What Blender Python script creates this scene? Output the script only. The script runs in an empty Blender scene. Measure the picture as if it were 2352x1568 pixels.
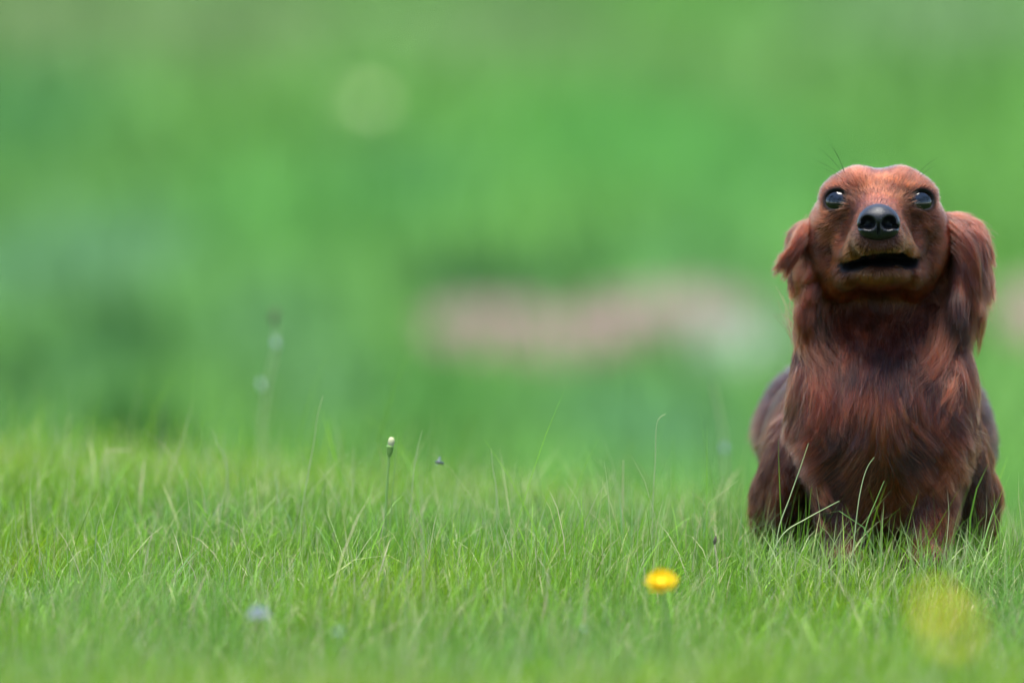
import bpy, bmesh, math, random
import numpy as np
from mathutils import Vector, Matrix

random.seed(7)
rng = np.random.default_rng(11)
scene = bpy.context.scene
COL = scene.collection

# ------------------------------------------------------------------ camera
CAM_H = 0.60
PITCH = math.radians(-4.03)
FOCUS = 5.965
WF = 0.765                      # width of the view at 6 m
cam_data = bpy.data.cameras.new("camera")
cam = bpy.data.objects.new("camera", cam_data)
COL.objects.link(cam)
cam.location = (0, 0, CAM_H)
cam.rotation_euler = (math.radians(90) + PITCH, 0, 0)
cam_data.sensor_width = 36.0
cam_data.lens = 36.0 * 6.0 / WF
cam_data.clip_start = 0.05
cam_data.clip_end = 2000
cam_data.dof.use_dof = True
cam_data.dof.focus_distance = FOCUS
cam_data.dof.aperture_fstop = (cam_data.lens / 1000) / 0.078
scene.camera = cam

# ------------------------------------------------------------------ world, sun, exposure
SUN_EL, SUN_AZ = math.radians(82), math.radians(-160)   # azimuth from +Y, clockwise: high, a little behind the dog
world = bpy.data.worlds.new("World")
scene.world = world
world.use_nodes = True
wn = world.node_tree.nodes
wl = world.node_tree.links
for n in list(wn): wn.remove(n)
sky = wn.new("ShaderNodeTexSky")
sky.sky_type = 'NISHITA'
sky.sun_disc = False
sky.sun_elevation = SUN_EL
sky.sun_rotation = SUN_AZ
sky.air_density = 1.0
sky.dust_density = 0.3
sky.ozone_density = 3.0
bg = wn.new("ShaderNodeBackground")
bg.inputs["Strength"].default_value = 0.12
wo = wn.new("ShaderNodeOutputWorld")
wl.new(sky.outputs[0], bg.inputs["Color"])
wl.new(bg.outputs[0], wo.inputs["Surface"])

sun_d = bpy.data.lights.new("sun", 'SUN')
sun_d.energy = 2.4
sun_d.angle = math.radians(40)
sun_d.color = (1.0, 0.95, 0.86)
sun = bpy.data.objects.new("sun", sun_d)
COL.objects.link(sun)
sd = Vector((math.sin(SUN_AZ) * math.cos(SUN_EL), math.cos(SUN_AZ) * math.cos(SUN_EL), math.sin(SUN_EL)))
sun.rotation_euler = sd.to_track_quat('Z', 'Y').to_euler()

vs = scene.view_settings
vs.view_transform = 'Standard'
vs.look = 'None'
vs.gamma = 1.0
vs.use_curve_mapping = False
vs.exposure = 2.5
scene.render.engine = 'CYCLES'
cy = scene.cycles
cy.use_denoising = True
cy.max_bounces = 8
cy.diffuse_bounces = 4
cy.transmission_bounces = 6
cy.transparent_max_bounces = 8
cy.sample_clamp_indirect = 4.0

# ------------------------------------------------------------------ helpers
def tag(o, label=None, cat=None, group=None, kind=None):
    if label: o["label"] = label
    if cat: o["category"] = cat
    if group: o["group"] = group
    if kind: o["kind"] = kind
    return o

def at(px, py, Y):
    """point of the place seen at photo position (2352 x 1568 grid), at distance Y"""
    k = WF / 6.0 / 2352.0
    dx = (px - 1176) * k
    dy = -(py - 784) * k
    c, s = math.cos(PITCH), math.sin(PITCH)
    fy, fz = c - dy * s, s + dy * c
    t = Y / fy
    return Vector((dx * t, Y, CAM_H + fz * t))

def hit(px, py, G, y0=5.0, y1=60.0):
    """where the ray meets the ground G(x, y), searching from y0"""
    y = y0
    while y < y1:
        p = at(px, py, y)
        if p.z <= G(p.x, p.y): return p
        y += 0.02
    return at(px, py, y1)

def np_mesh(name, V, F, mat=None, parent=None, smooth=True, cols=None):
    """V (n,3) floats, F (m,k) ints with one face size, or a list of such arrays"""
    me = bpy.data.meshes.new(name)
    Fs = F if isinstance(F, list) else [F]
    V = np.asarray(V, np.float32)
    me.vertices.add(len(V))
    me.vertices.foreach_set("co", V.ravel())
    loops = np.concatenate([f.ravel() for f in Fs]).astype(np.int32)
    tot = np.concatenate([np.full(len(f), f.shape[1]) for f in Fs]).astype(np.int32)
    start = np.concatenate([[0], np.cumsum(tot)[:-1]]).astype(np.int32)
    me.loops.add(len(loops))
    me.loops.foreach_set("vertex_index", loops)
    me.polygons.add(len(tot))
    me.polygons.foreach_set("loop_start", start)
    me.polygons.foreach_set("loop_total", tot)
    me.polygons.foreach_set("use_smooth", np.full(len(tot), smooth))
    if cols is not None:
        a = me.color_attributes.new("Col", 'FLOAT_COLOR', 'POINT')
        c4 = np.ones((len(V), 4), np.float32); c4[:, :3] = cols
        a.data.foreach_set("color", c4.ravel())
    me.update(calc_edges=True)
    me.validate()
    if mat: me.materials.append(mat)
    o = bpy.data.objects.new(name, me)
    COL.objects.link(o)
    if parent: o.parent = parent
    return o

def empty(name, loc):
    o = bpy.data.objects.new(name, None)
    COL.objects.link(o)
    o.location = loc
    o.empty_display_size = 0.02
    return o

def new_mat(name):
    m = bpy.data.materials.new(name)
    m.use_nodes = True
    nt = m.node_tree
    for n in list(nt.nodes): nt.nodes.remove(n)
    out = nt.nodes.new("ShaderNodeOutputMaterial")
    return m, nt, out

def principled(name, col, rough=0.5, spec=0.5, noise=None, bump=None, **kw):
    m, nt, out = new_mat(name)
    b = nt.nodes.new("ShaderNodeBsdfPrincipled")
    b.inputs["Base Color"].default_value = (*col, 1)
    b.inputs["Roughness"].default_value = rough
    b.inputs["Specular IOR Level"].default_value = spec
    for k, v in kw.items(): b.inputs[k.replace("_", " ")].default_value = v
    if noise or bump:
        tc = nt.nodes.new("ShaderNodeTexCoord")
    if noise:
        sc, c2 = noise
        n = nt.nodes.new("ShaderNodeTexNoise"); n.inputs["Scale"].default_value = sc
        n.inputs["Detail"].default_value = 4
        nt.links.new(tc.outputs["Object"], n.inputs["Vector"])
        mx = nt.nodes.new("ShaderNodeMix"); mx.data_type = 'RGBA'
        mx.inputs["A"].default_value = (*col, 1); mx.inputs["B"].default_value = (*c2, 1)
        nt.links.new(n.outputs["Fac"], mx.inputs["Factor"])
        nt.links.new(mx.outputs["Result"], b.inputs["Base Color"])
    if bump:
        sc, st, dist = bump
        n = nt.nodes.new("ShaderNodeTexVoronoi"); n.inputs["Scale"].default_value = sc
        nt.links.new(tc.outputs["Object"], n.inputs["Vector"])
        bp = nt.nodes.new("ShaderNodeBump"); bp.inputs["Strength"].default_value = st
        bp.inputs["Distance"].default_value = dist
        nt.links.new(n.outputs["Distance"], bp.inputs["Height"])
        nt.links.new(bp.outputs["Normal"], b.inputs["Normal"])
    nt.links.new(b.outputs[0], out.inputs["Surface"])
    return m

def leaf_mat(name, trans=0.4, rough=0.45, col=None, spec=0.22):
    """blade or petal: glossy skin over a diffuse and translucent body; colour from Col or fixed"""
    m, nt, out = new_mat(name)
    b = nt.nodes.new("ShaderNodeBsdfPrincipled")
    b.inputs["Roughness"].default_value = rough
    b.inputs["Specular IOR Level"].default_value = spec
    t = nt.nodes.new("ShaderNodeBsdfTranslucent")
    mx = nt.nodes.new("ShaderNodeMixShader"); mx.inputs[0].default_value = trans
    if col is None:
        a = nt.nodes.new("ShaderNodeAttribute"); a.attribute_name = "Col"
        nt.links.new(a.outputs["Color"], b.inputs["Base Color"])
        nt.links.new(a.outputs["Color"], t.inputs["Color"])
    else:
        b.inputs["Base Color"].default_value = (*col, 1)
        t.inputs["Color"].default_value = (*col, 1)
    nt.links.new(b.outputs[0], mx.inputs[1]); nt.links.new(t.outputs[0], mx.inputs[2])
    nt.links.new(mx.outputs[0], out.inputs["Surface"])
    return m

def sstep(a, b, x):
    t = np.clip((x - a) / (b - a), 0, 1)
    return t * t * (3 - 2 * t)

_perm = np.random.default_rng(5).random((64, 64))
def vnoise(x, y):
    x = np.asarray(x, float); y = np.asarray(y, float)
    xi = np.floor(x).astype(int); yi = np.floor(y).astype(int)
    fx = x - xi; fy = y - yi
    fx = fx * fx * (3 - 2 * fx); fy = fy * fy * (3 - 2 * fy)
    g = lambda i, j: _perm[i % 64, j % 64]
    return (g(xi, yi) * (1 - fx) + g(xi + 1, yi) * fx) * (1 - fy) + (g(xi, yi + 1) * (1 - fx) + g(xi + 1, yi + 1) * fx) * fy
def fbm(x, y):
    return (vnoise(x, y) + 0.5 * vnoise(2.1 * x + 9, 2.1 * y + 4) + 0.25 * vnoise(4.3 * x + 3, 4.3 * y + 7)) / 1.75

# ------------------------------------------------------------------ ground
def crest(x):
    return 6.17 - 0.52 * np.clip(x, -1.2, 0.6)
def ground_z(x, y):
    x = np.asarray(x, float); y = np.asarray(y, float)
    c = crest(x)
    z = -0.78 * sstep(c - 0.05, c + 6.6, y) - 0.035 * np.clip(y - c, 0, 1.2)
    z = z + 0.058 * (np.clip(y, 4.3, c) - 6.0) - .058 * sstep(0, 3, y - c) * (c - 6.0)
    z = z + 0.10 * np.clip(5.5 - y, 0, 1.0)
    z = z + 0.075 * np.clip(y - 13.5, 0, 30) * sstep(13, 16, y) + 0.02 * np.clip(y - 43.5, 0, 400)
    z = z + 0.012 * (vnoise(x * 2.3 + 5, y * 2.3) - 0.5) + 0.006 * (vnoise(x * 7, y * 7) - 0.5)
    return z
def gz(x, y): return float(ground_z(x, y))

# patches of different growth on the far meadow: (photo x, photo y, rx, ry, linear colour, weight)
G_MID = np.array((0.055, 0.170, 0.028))
PATCH = [
 (60, 260, 330, 200, (0.030, 0.125, 0.030), .8), (60, 40, 420, 130, (0.088, 0.150, 0.062), .8),
 (520, 60, 500, 150, (0.085, 0.155, 0.060), .75), (1150, 70, 420, 120, (0.085, 0.165, 0.062), .7),
 (2150, 40, 500, 120, (0.080, 0.160, 0.070), .8), (1650, 190, 420, 110, (0.072, 0.165, 0.045), .6),
 (1450, 330, 520, 170, (0.048, 0.200, 0.034), .8), (700, 480, 560, 190, (0.052, 0.195, 0.036), .7),
 (1750, 430, 380, 150, (0.052, 0.195, 0.042), .7), (950, 420, 260, 110, (0.042, 0.170, 0.050), .5),
 (230, 600, 330, 130, (0.070, 0.185, 0.100), .7), (30, 640, 200, 120, (0.068, 0.180, 0.100), .7),
 (1120, 655, 330, 60, (0.012, 0.055, 0.022), .95), (1560, 600, 400, 70, (0.048, 0.175, 0.060), .6),
 (260, 800, 270, 120, (0.018, 0.080, 0.018), .9), (60, 900, 240, 110, (0.040, 0.125, 0.040), .7),
 (620, 760, 260, 130, (0.060, 0.170, 0.075), .6), (760, 900, 260, 90, (0.048, 0.140, 0.060), .6),
 (1020, 920, 260, 90, (0.036, 0.150, 0.024), .8), (1420, 930, 330, 70, (0.050, 0.165, 0.072), .7),
 (1600, 870, 260, 60, (0.050, 0.165, 0.028), .6), (1550, 1010, 300, 60, (0.055, 0.165, 0.080), .7),
 (2320, 900, 260, 130, (0.070, 0.185, 0.045), .6), (1690, 785, 240, 60, (0.20, 0.30, 0.26), .85),
]
def far_colour(P):
    """colour of the growth at ground points P (n,3); patches are laid out on the ground"""
    c = np.tile(G_MID, (len(P), 1))
    P = np.asarray(P, float)
    n = fbm(P[:, 0] * 1.3, P[:, 1] * 0.7)[:, None]
    c = c * (0.78 + 0.44 * n)
    for (g0, w0, i0, s0) in PATCH_W:
        d = ((P[:, 0] - g0[0]) / s0[0]) ** 2 + ((P[:, 1] - g0[1]) / s0[1]) ** 2
        w = (min(1, w0 * 1.15) * np.exp(-d ** 1.4))[:, None]
        c = c * (1 - w) + np.array(i0) * w
    c = c * np.array((1.06, .88, .72))
    k = (1 - sstep(8.0, 12.5, P[:, 1]))[:, None]
    return c * (1 - k) + np.array((.105, .205, .022)) * (.8 + .4 * n) * k
PATCH_W = []
for (px, py, rx, ry, colr, w) in PATCH:
    p = hit(px, py, gz, 12.0); q = hit(px + rx * .7, py, gz, 12.0)
    a = hit(px, py - ry * .6, gz, 12.0); b = hit(px, py + ry * .6, gz, 12.0)
    PATCH_W.append(((p.x, p.y), w, colr, (max(abs(q.x - p.x), .1), max((a.y - b.y) * .6, .25))))

xs = np.concatenate([np.linspace(-400, -8, 14), np.linspace(-6, -1.0, 26), np.linspace(-0.9, 0.9, 61), np.linspace(1.0, 6, 26), np.linspace(8, 400, 14)])
ys = np.concatenate([np.linspace(-300, 2, 10), np.linspace(2.5, 5, 14), np.linspace(5.05, 8, 90), np.linspace(8.1, 30, 120), np.linspace(31, 90, 30), np.linspace(100, 900, 14)])
XX, YY = np.meshgrid(xs, ys)
GV = np.stack([XX, YY, ground_z(XX, YY)], -1).reshape(-1, 3)
nx, ny = len(xs), len(ys)
ii = (np.arange(ny - 1)[:, None] * nx + np.arange(nx - 1)[None]).ravel()
GF = np.stack([ii, ii + 1, ii + 1 + nx, ii + nx], 1)
near_w = (1 - sstep(7.0, 9.5, GV[:, 1]))[:, None]
gcol = far_colour(GV) * 0.8
gcol = gcol * (1 - near_w) + np.array((0.030, 0.060, 0.014)) * near_w
m_ground, nt, out = new_mat("turf_soil")
b = nt.nodes.new("ShaderNodeBsdfPrincipled"); b.inputs["Roughness"].default_value = 0.95
b.inputs["Specular IOR Level"].default_value = 0.1
a = nt.nodes.new("ShaderNodeAttribute"); a.attribute_name = "Col"
tc = nt.nodes.new("ShaderNodeTexCoord")
nz = nt.nodes.new("ShaderNodeTexNoise"); nz.inputs["Scale"].default_value = 9; nz.inputs["Detail"].default_value = 6
nt.links.new(tc.outputs["Object"], nz.inputs["Vector"])
mr = nt.nodes.new("ShaderNodeMapRange"); mr.inputs["To Min"].default_value = 0.6; mr.inputs["To Max"].default_value = 1.4
nt.links.new(nz.outputs["Fac"], mr.inputs["Value"])
ml = nt.nodes.new("ShaderNodeVectorMath"); ml.operation = 'SCALE'
nt.links.new(a.outputs["Color"], ml.inputs[0]); nt.links.new(mr.outputs[0], ml.inputs["Scale"])
nt.links.new(ml.outputs[0], b.inputs["Base Color"])
bp = nt.nodes.new("ShaderNodeBump"); bp.inputs["Strength"].default_value = 0.6; bp.inputs["Distance"].default_value = 0.02
nt.links.new(nz.outputs["Fac"], bp.inputs["Height"]); nt.links.new(bp.outputs[0], b.inputs["Normal"])
nt.links.new(b.outputs[0], out.inputs["Surface"])
ground = np_mesh("ground", GV, GF, m_ground, cols=gcol)
tag(ground, kind="structure")

# bare earth on the far meadow: uneven low sheets following the ground
m_dirt = principled("bare_earth", (0.128, 0.074, 0.066), 0.95, 0.1, noise=(2.0, (0.178, 0.114, 0.104)), bump=(14, .5, .03))
DIRT = [[(930, 745), (975, 712), (1100, 722), (1230, 735), (1330, 715), (1440, 688), (1580, 664), (1700, 668), (1780, 690), (1790, 730),
         (1690, 764), (1560, 782), (1400, 815), (1310, 842), (1180, 826), (1040, 812), (960, 790)],
        [(2270, 700), (2330, 672), (2420, 660), (2600, 668), (2640, 720), (2520, 790), (2380, 800), (2290, 770)]]
def dirt_sheet(poly):
    pts = [hit(px, py, gz, 12.0) for px, py in poly]
    n = 6
    cx = sum(p.x for p in pts) / len(pts); cyy = sum(p.y for p in pts) / len(pts)
    V, F = [], []
    rings = 6; m = len(pts) * 4
    dense = []
    for i in range(len(pts)):
        p, q = pts[i], pts[(i + 1) % len(pts)]
        for k in range(4):
            t = k / 4; dense.append((p.x * (1 - t) + q.x * t, p.y * (1 - t) + q.y * t))
    for r in range(1, rings + 1):
        f = r / rings
        for (x, y) in dense:
            X, Y = cx + (x - cx) * f, cyy + (y - cyy) * f
            h = 0.03 * (1 - f) + 0.02 * float(vnoise(X * 6, Y * 6)) + 0.006
            V.append((X, Y, gz(X, Y) + (h if r < rings else -0.02)))
    V.append((cx, cyy, gz(cx, cyy) + 0.03))
    c = len(V) - 1
    quads = [[(r * m) + j, (r * m) + (j + 1) % m, ((r + 1) * m) + (j + 1) % m, ((r + 1) * m) + j] for r in range(rings - 1) for j in range(m)]
    tris = [[c, j, (j + 1) % m] for j in range(m)]
    return np_mesh("bare_earth", np.array(V), [np.array(quads), np.array(tris)], m_dirt), [(p.x, p.y) for p in pts]
DIRT_POLY = []
for poly in DIRT:
    o, pts = dirt_sheet(poly)
    tag(o, kind="structure")
    DIRT_POLY.append(np.array(pts))
def inside(poly, x, y):
    r = np.zeros(len(x), bool); n = len(poly)
    for i in range(n):
        x1, y1 = poly[i]; x2, y2 = poly[(i + 1) % n]
        c = ((y1 > y) != (y2 > y)) & (x < (x2 - x1) * (y - y1) / (y2 - y1 + 1e-12) + x1)
        r ^= c
    return r

# ------------------------------------------------------------------ grass blades
def blades(root, h, wid, az, lean, bend, cb, ct, nseg=4, fold=None, face=None):
    """all blades as one mesh's arrays: curved tapering strips"""
    n = len(root)
    t = np.linspace(0, 1, nseg + 1)
    ang = lean[:, None] + bend[:, None] * t[None] ** 1.5
    ds = (h / nseg)[:, None]
    am = 0.5 * (ang[:, 1:] + ang[:, :-1])
    rad = np.concatenate([np.zeros((n, 1)), np.cumsum(np.sin(am) * ds, 1)], 1)
    up = np.concatenate([np.zeros((n, 1)), np.cumsum(np.cos(am) * ds, 1)], 1)
    dirx, diry = np.cos(az), np.sin(az)
    C = np.stack([root[:, 0, None] + rad * dirx[:, None], root[:, 1, None] + rad * diry[:, None], root[:, 2, None] + up], -1)
    fa = az + math.pi / 2 if face is None else face
    wv = np.stack([np.cos(fa), np.sin(fa), np.zeros(n)], -1)[:, None] * (wid[:, None] * (1 - t[None] ** 2.2) * (0.75 + 0.25 * np.minimum(1, t[None] * 6)))[..., None] * 0.5
    L = C - wv; R = C + wv
    V = np.concatenate([np.stack([L[:, :-1], R[:, :-1]], 2).reshape(n, -1, 3), C[:, -1:]], 1)   # 2*nseg + 1 verts
    nv = 2 * nseg + 1
    base = (np.arange(n) * nv)[:, None]
    q = np.array([[2 * i, 2 * i + 1, 2 * i + 3, 2 * i + 2] for i in range(nseg - 1)])
    Q = (base[:, :, None] + q[None]).reshape(-1, 4)
    T = base + np.array([[2 * nseg - 2, 2 * nseg - 1, 2 * nseg]])
    tv = np.concatenate([np.repeat(t[:-1], 2), [1.0]])
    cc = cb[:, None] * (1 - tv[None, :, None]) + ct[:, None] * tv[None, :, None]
    return V.reshape(-1, 3), [Q, T], cc.reshape(-1, 3)

def jit(n, s): return (1 + s * rng.standard_normal((n, 1))).clip(.45, 1.7)

DOGX = at(2018, 1330, 6.0).x
m_blade = leaf_mat("grass_blade", 0.46, 0.42)
m_meadow = leaf_mat("meadow_blade", 0.30, 0.6, spec=.2)

def lawn(n, x0, x1, y0, y1, hs=1.0, ws=1.0):
    x = rng.uniform(x0, x1, n); y = rng.uniform(y0, y1, n)
    # tufts: pull roots a little towards tuft centres
    nt_ = max(n // 26, 1)
    tx = rng.uniform(x0, x1, nt_); ty = rng.uniform(y0, y1, nt_)
    k = rng.integers(0, nt_, n // 2)
    x[:n // 2] = tx[k] + rng.normal(0, .011, n // 2); y[:n // 2] = ty[k] + rng.normal(0, .014, n // 2)
    p = fbm(x * 5.5 + 3, y * 3.0)            # tall and short patches
    p2 = fbm(x * 4 + 40, y * 2.4 + 17)
    h = (0.020 + 0.030 * p) * rng.lognormal(0, .28, n) * hs
    tall = rng.random(n) < 0.05
    h[tall] *= rng.uniform(1.35, 2.1, tall.sum())
    # under the dog the grass is pressed down
    u = x - DOGX; w = y - 6.0
    under = (((u + .01) / .092) ** 2 + ((w - .20) / .19) ** 2) < 1
    h[under] *= .42
    front = (np.abs(u + .005) < .125) & (w > -.42) & (w < .05) & ~under
    h[front] *= np.where(w[front] > -.13, 1.0, .82)
    wid = rng.uniform(.00045, .0011, n) * ws
    wid[rng.random(n) < .05] *= 2.2
    az = rng.uniform(0, 2 * np.pi, n)
    lean = np.abs(rng.normal(.24, .22, n)); bend = rng.normal(.42, .55, n)
    az = np.where(rng.random(n) < .30, rng.normal(0.2, .5, n), az)     # some swept one way
    g1 = np.array((.155, .295, .013)); g2 = np.array((.140, .280, .045)); g3 = np.array((.210, .295, .011))
    m2 = sstep(.45, .75, p2)[:, None]; m3 = sstep(.50, .28, p2)[:, None] * .75
    ct = g1 * (1 - m2) + g2 * m2; ct = ct * (1 - m3) + g3 * m3
    ct = ct * jit(n, .22)
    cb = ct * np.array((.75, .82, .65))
    bl = rng.random(n) < .08                                          # bluish waxy blades
    ct[bl] = np.array((.19, .30, .12)) * jit(bl.sum(), .2)
    tip = rng.random(n) < .09                                         # dried tips
    ct[tip] = np.array((.42, .38, .18)) * jit(tip.sum(), .2)
    dry = rng.random(n) < .045
    ct[dry] = np.array((.46, .40, .25)) * jit(dry.sum(), .2); cb[dry] = np.array((.34, .30, .15))
    root = np.stack([x, y, ground_z(x, y) - .003], -1)
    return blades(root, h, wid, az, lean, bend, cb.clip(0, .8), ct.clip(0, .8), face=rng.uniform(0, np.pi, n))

def join(parts):
    V, Q, T, C, o = [], [], [], [], 0
    for v, (q, t), c in parts:
        V.append(v); Q.append(q + o); T.append(t + o); C.append(c); o += len(v)
    return np.concatenate(V), [np.concatenate(Q), np.concatenate(T)], np.concatenate(C)

def wisps(n, x0, x1, y0, y1):
    """dry thread-like blades that stand over the lawn, bent and crossing"""
    x = rng.uniform(x0, x1, n); y = rng.uniform(y0, y1, n)
    u = x - DOGX; w = y - 6.0
    ok = ~((((u + .01) / .10) ** 2 + ((w - .19) / .20) ** 2) < 1) & ~((np.abs(u) < .12) & (w > -.4) & (w < 0) & (rng.random(n) < .6))
    x, y = x[ok], y[ok]; n = len(x)
    h = rng.lognormal(math.log(.052), .28, n)
    g = rng.random((n, 1))
    ct = (np.array((.50, .44, .27)) * g + np.array((.22, .34, .10)) * (1 - g)) * jit(n, .15)
    cb = np.array((.20, .27, .07)) * jit(n, .2)
    root = np.stack([x, y, ground_z(x, y) - .003], -1)
    return blades(root, h, rng.uniform(.0005, .0010, n), rng.uniform(0, 6.28, n), np.abs(rng.normal(.25, .25, n)), rng.normal(.5, .8, n), cb, ct, face=rng.uniform(0, np.pi, n))
def front_blades(n):
    x = rng.uniform(-.105, .10, n) + DOGX; y = rng.uniform(5.84, 5.955, n)
    h = rng.uniform(.034, .068, n)
    g = rng.random((n, 1))
    ct = (np.array((.42, .40, .22)) * g + np.array((.19, .32, .08)) * (1 - g)) * jit(n, .15)
    cb = np.array((.13, .23, .03)) * jit(n, .2)
    root = np.stack([x, y, ground_z(x, y) - .003], -1)
    return blades(root, h, rng.uniform(.0006, .0013, n), rng.uniform(0, 6.28, n), np.abs(rng.normal(.28, .25, n)), rng.normal(.35, .6, n), cb, ct, face=rng.normal(0, .6, n))
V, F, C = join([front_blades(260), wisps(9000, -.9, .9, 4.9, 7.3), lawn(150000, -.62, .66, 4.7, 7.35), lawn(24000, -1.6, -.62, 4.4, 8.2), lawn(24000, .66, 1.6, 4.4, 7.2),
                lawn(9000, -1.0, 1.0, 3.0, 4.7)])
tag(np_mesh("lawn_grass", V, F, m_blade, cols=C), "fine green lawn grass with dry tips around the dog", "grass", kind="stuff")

n = 90000
y = 7.2 + 27 * rng.random(n) ** 1.15
x = rng.uniform(-1, 1, n) * (.9 + .16 * y)
keep = np.ones(n, bool)
for pl in DIRT_POLY: keep &= ~(inside(pl, x, y) & (rng.random(n) < .55))
keep &= y > crest(x) + .5
x, y = x[keep], y[keep]; n = len(x)
root = np.stack([x, y, ground_z(x, y) - .005], -1)
ct = far_colour(root) * jit(n, .25)
near = sstep(9, 12, y)
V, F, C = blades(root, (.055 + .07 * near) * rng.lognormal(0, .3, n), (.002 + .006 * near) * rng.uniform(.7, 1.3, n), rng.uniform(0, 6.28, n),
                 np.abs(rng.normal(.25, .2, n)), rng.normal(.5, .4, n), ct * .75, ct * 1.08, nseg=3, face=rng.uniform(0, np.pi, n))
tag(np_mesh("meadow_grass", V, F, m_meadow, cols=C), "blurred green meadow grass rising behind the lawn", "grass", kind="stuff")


# ------------------------------------------------------------------ unseen wood added behind the camera and on both sides: it blocks the low sky
def added_wood():
    V, F, C = [], [], []
    o = 0
    for ang in np.concatenate([np.arange(48, 180, 11), np.arange(-48, -180, -11), [180]]):
        a = math.radians(ang + rng.normal(0, 2)); r = rng.uniform(13, 17)
        tx, ty = r * math.sin(a), 6 + r * math.cos(a)
        H = rng.uniform(9.5, 13); g = gz(tx, ty)
        m = 8                                                    # trunk
        for i in range(5):
            f = i / 4
            for k in range(m):
                q = 2 * math.pi * k / m
                V.append((tx + (.22 - .14 * f) * math.cos(q) + .2 * f * math.sin(3 * f + a), ty + (.22 - .14 * f) * math.sin(q), g - .1 + H * .8 * f)); C.append((.05, .04, .03))
        for i in range(4):
            for k in range(m): F.append((o + i * m + k, o + i * m + (k + 1) % m, o + (i + 1) * m + (k + 1) % m, o + (i + 1) * m + k))
        o += 5 * m
        for c in range(34):                                      # leaf clumps filling the crown down to the shrubs
            cz = g + .6 + (H - 1.2) * rng.random() ** .9
            cr = 2.3 * math.sin(math.pi * min(.93, .18 + .75 * (cz - g) / H)) + .5
            q, rr = rng.uniform(0, 6.28), cr * math.sqrt(rng.random())
            cc = np.array((tx + rr * math.cos(q), ty + rr * math.sin(q), cz))
            tone = rng.uniform(.6, 1.3)
            for l in range(26):
                p = cc + rng.normal(0, .42, 3); e1 = rng.normal(0, 1, 3); e1 /= np.linalg.norm(e1); e2 = np.cross(e1, rng.normal(0, 1, 3)); e2 /= np.linalg.norm(e2)
                for s1, s2 in ((-.2, 0), (0, -.1), (.2, 0), (0, .1)):
                    V.append(tuple(p + e1 * s1 + e2 * s2)); C.append((.035 * tone, .075 * tone, .018 * tone))
                F.append((o, o + 1, o + 2, o + 3)); o += 4
    return np_mesh("added_wood", np.array(V), np.array(F), m_meadow, cols=np.array(C), smooth=False)
tag(added_wood(), "unseen leafy wood added to block the low sky", "wood", kind="stuff")

# ------------------------------------------------------------------ the dog
MM = 1000.0
DOG0 = Vector((DOGX, 6.0, gz(DOGX, 6.0)))
def P(px, py, w):
    """dog space in mm (right, away from camera, up) of a photo position at depth w behind the 6 m plane"""
    p = at(px, py, 6.0 + w / MM)
    return np.array(((p.x - DOG0.x) * MM, w, (p.z - DOG0.z) * MM))

def rotm(rx=0, ry=0, rz=0):
    return np.array((Matrix.Rotation(math.radians(rz), 3, 'Z') @ Matrix.Rotation(math.radians(ry), 3, 'Y') @ Matrix.Rotation(math.radians(rx), 3, 'X')))

class Ell:
    def __init__(s, c, r, rot=None, k=10, g='body', sub=False):
        s.c = np.array(c, float); s.r = np.array(r, float) * np.ones(3); s.R = None if rot is None else rotm(*rot)
        s.k, s.g, s.sub = k, g, sub
        m = s.r.max() + k + 8 if s.R is not None else s.r + k + 8
        s.lo, s.hi = s.c - m, s.c + m
    def d(s, p):
        q = p - s.c
        if s.R is not None: q = q @ s.R
        k0 = np.sqrt(((q / s.r) ** 2).sum(-1)); k1 = np.sqrt(((q / s.r ** 2) ** 2).sum(-1))
        return k0 * (k0 - 1) / np.maximum(k1, 1e-6)

class Cap:
    def __init__(s, a, b, r1, r2, k=10, g='body', sub=False):
        s.a, s.b = np.array(a, float), np.array(b, float); s.r1, s.r2 = r1, r2
        s.k, s.g, s.sub = k, g, sub
        m = max(r1, r2) + k + 8
        s.lo, s.hi = np.minimum(s.a, s.b) - m, np.maximum(s.a, s.b) + m
    def d(s, p):
        ba = s.b - s.a; pa = p - s.a
        h = np.clip((pa @ ba) / (ba @ ba), 0, 1)
        return np.sqrt(((pa - h[..., None] * ba) ** 2).sum(-1)) - (s.r1 + (s.r2 - s.r1) * h)

def smin(a, b, k):
    h = np.maximum(k - np.abs(a - b), 0) / k
    return np.minimum(a, b) - h * h * k * .25
def smax(a, b, k): return -smin(-a, -b, k)

def field(prims, p, groups=None):
    f = np.full(p.shape[:-1], 60.0)
    for q in prims:
        if groups and q.g not in groups: continue
        f = smax(f, -q.d(p), q.k) if q.sub else smin(f, q.d(p), q.k)
    return f

def grid_field(prims, lo, hi, h):
    nn = np.ceil((np.array(hi) - lo) / h).astype(int) + 1
    ax = [lo[i] + h * np.arange(nn[i]) for i in range(3)]
    F = np.full(nn, 60.0, np.float32)
    for q in prims:
        sl = [slice(max(0, int((q.lo[i] - lo[i]) / h)), min(nn[i], int((q.hi[i] - lo[i]) / h) + 2)) for i in range(3)]
        if any(t.stop <= t.start for t in sl): continue
        g = np.stack(np.meshgrid(*[ax[i][sl[i]] for i in range(3)], indexing='ij'), -1)
        d = q.d(g).astype(np.float32)
        s_ = tuple(sl)
        F[s_] = smax(F[s_], -d, q.k) if q.sub else smin(F[s_], d, q.k)
    return F

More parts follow.
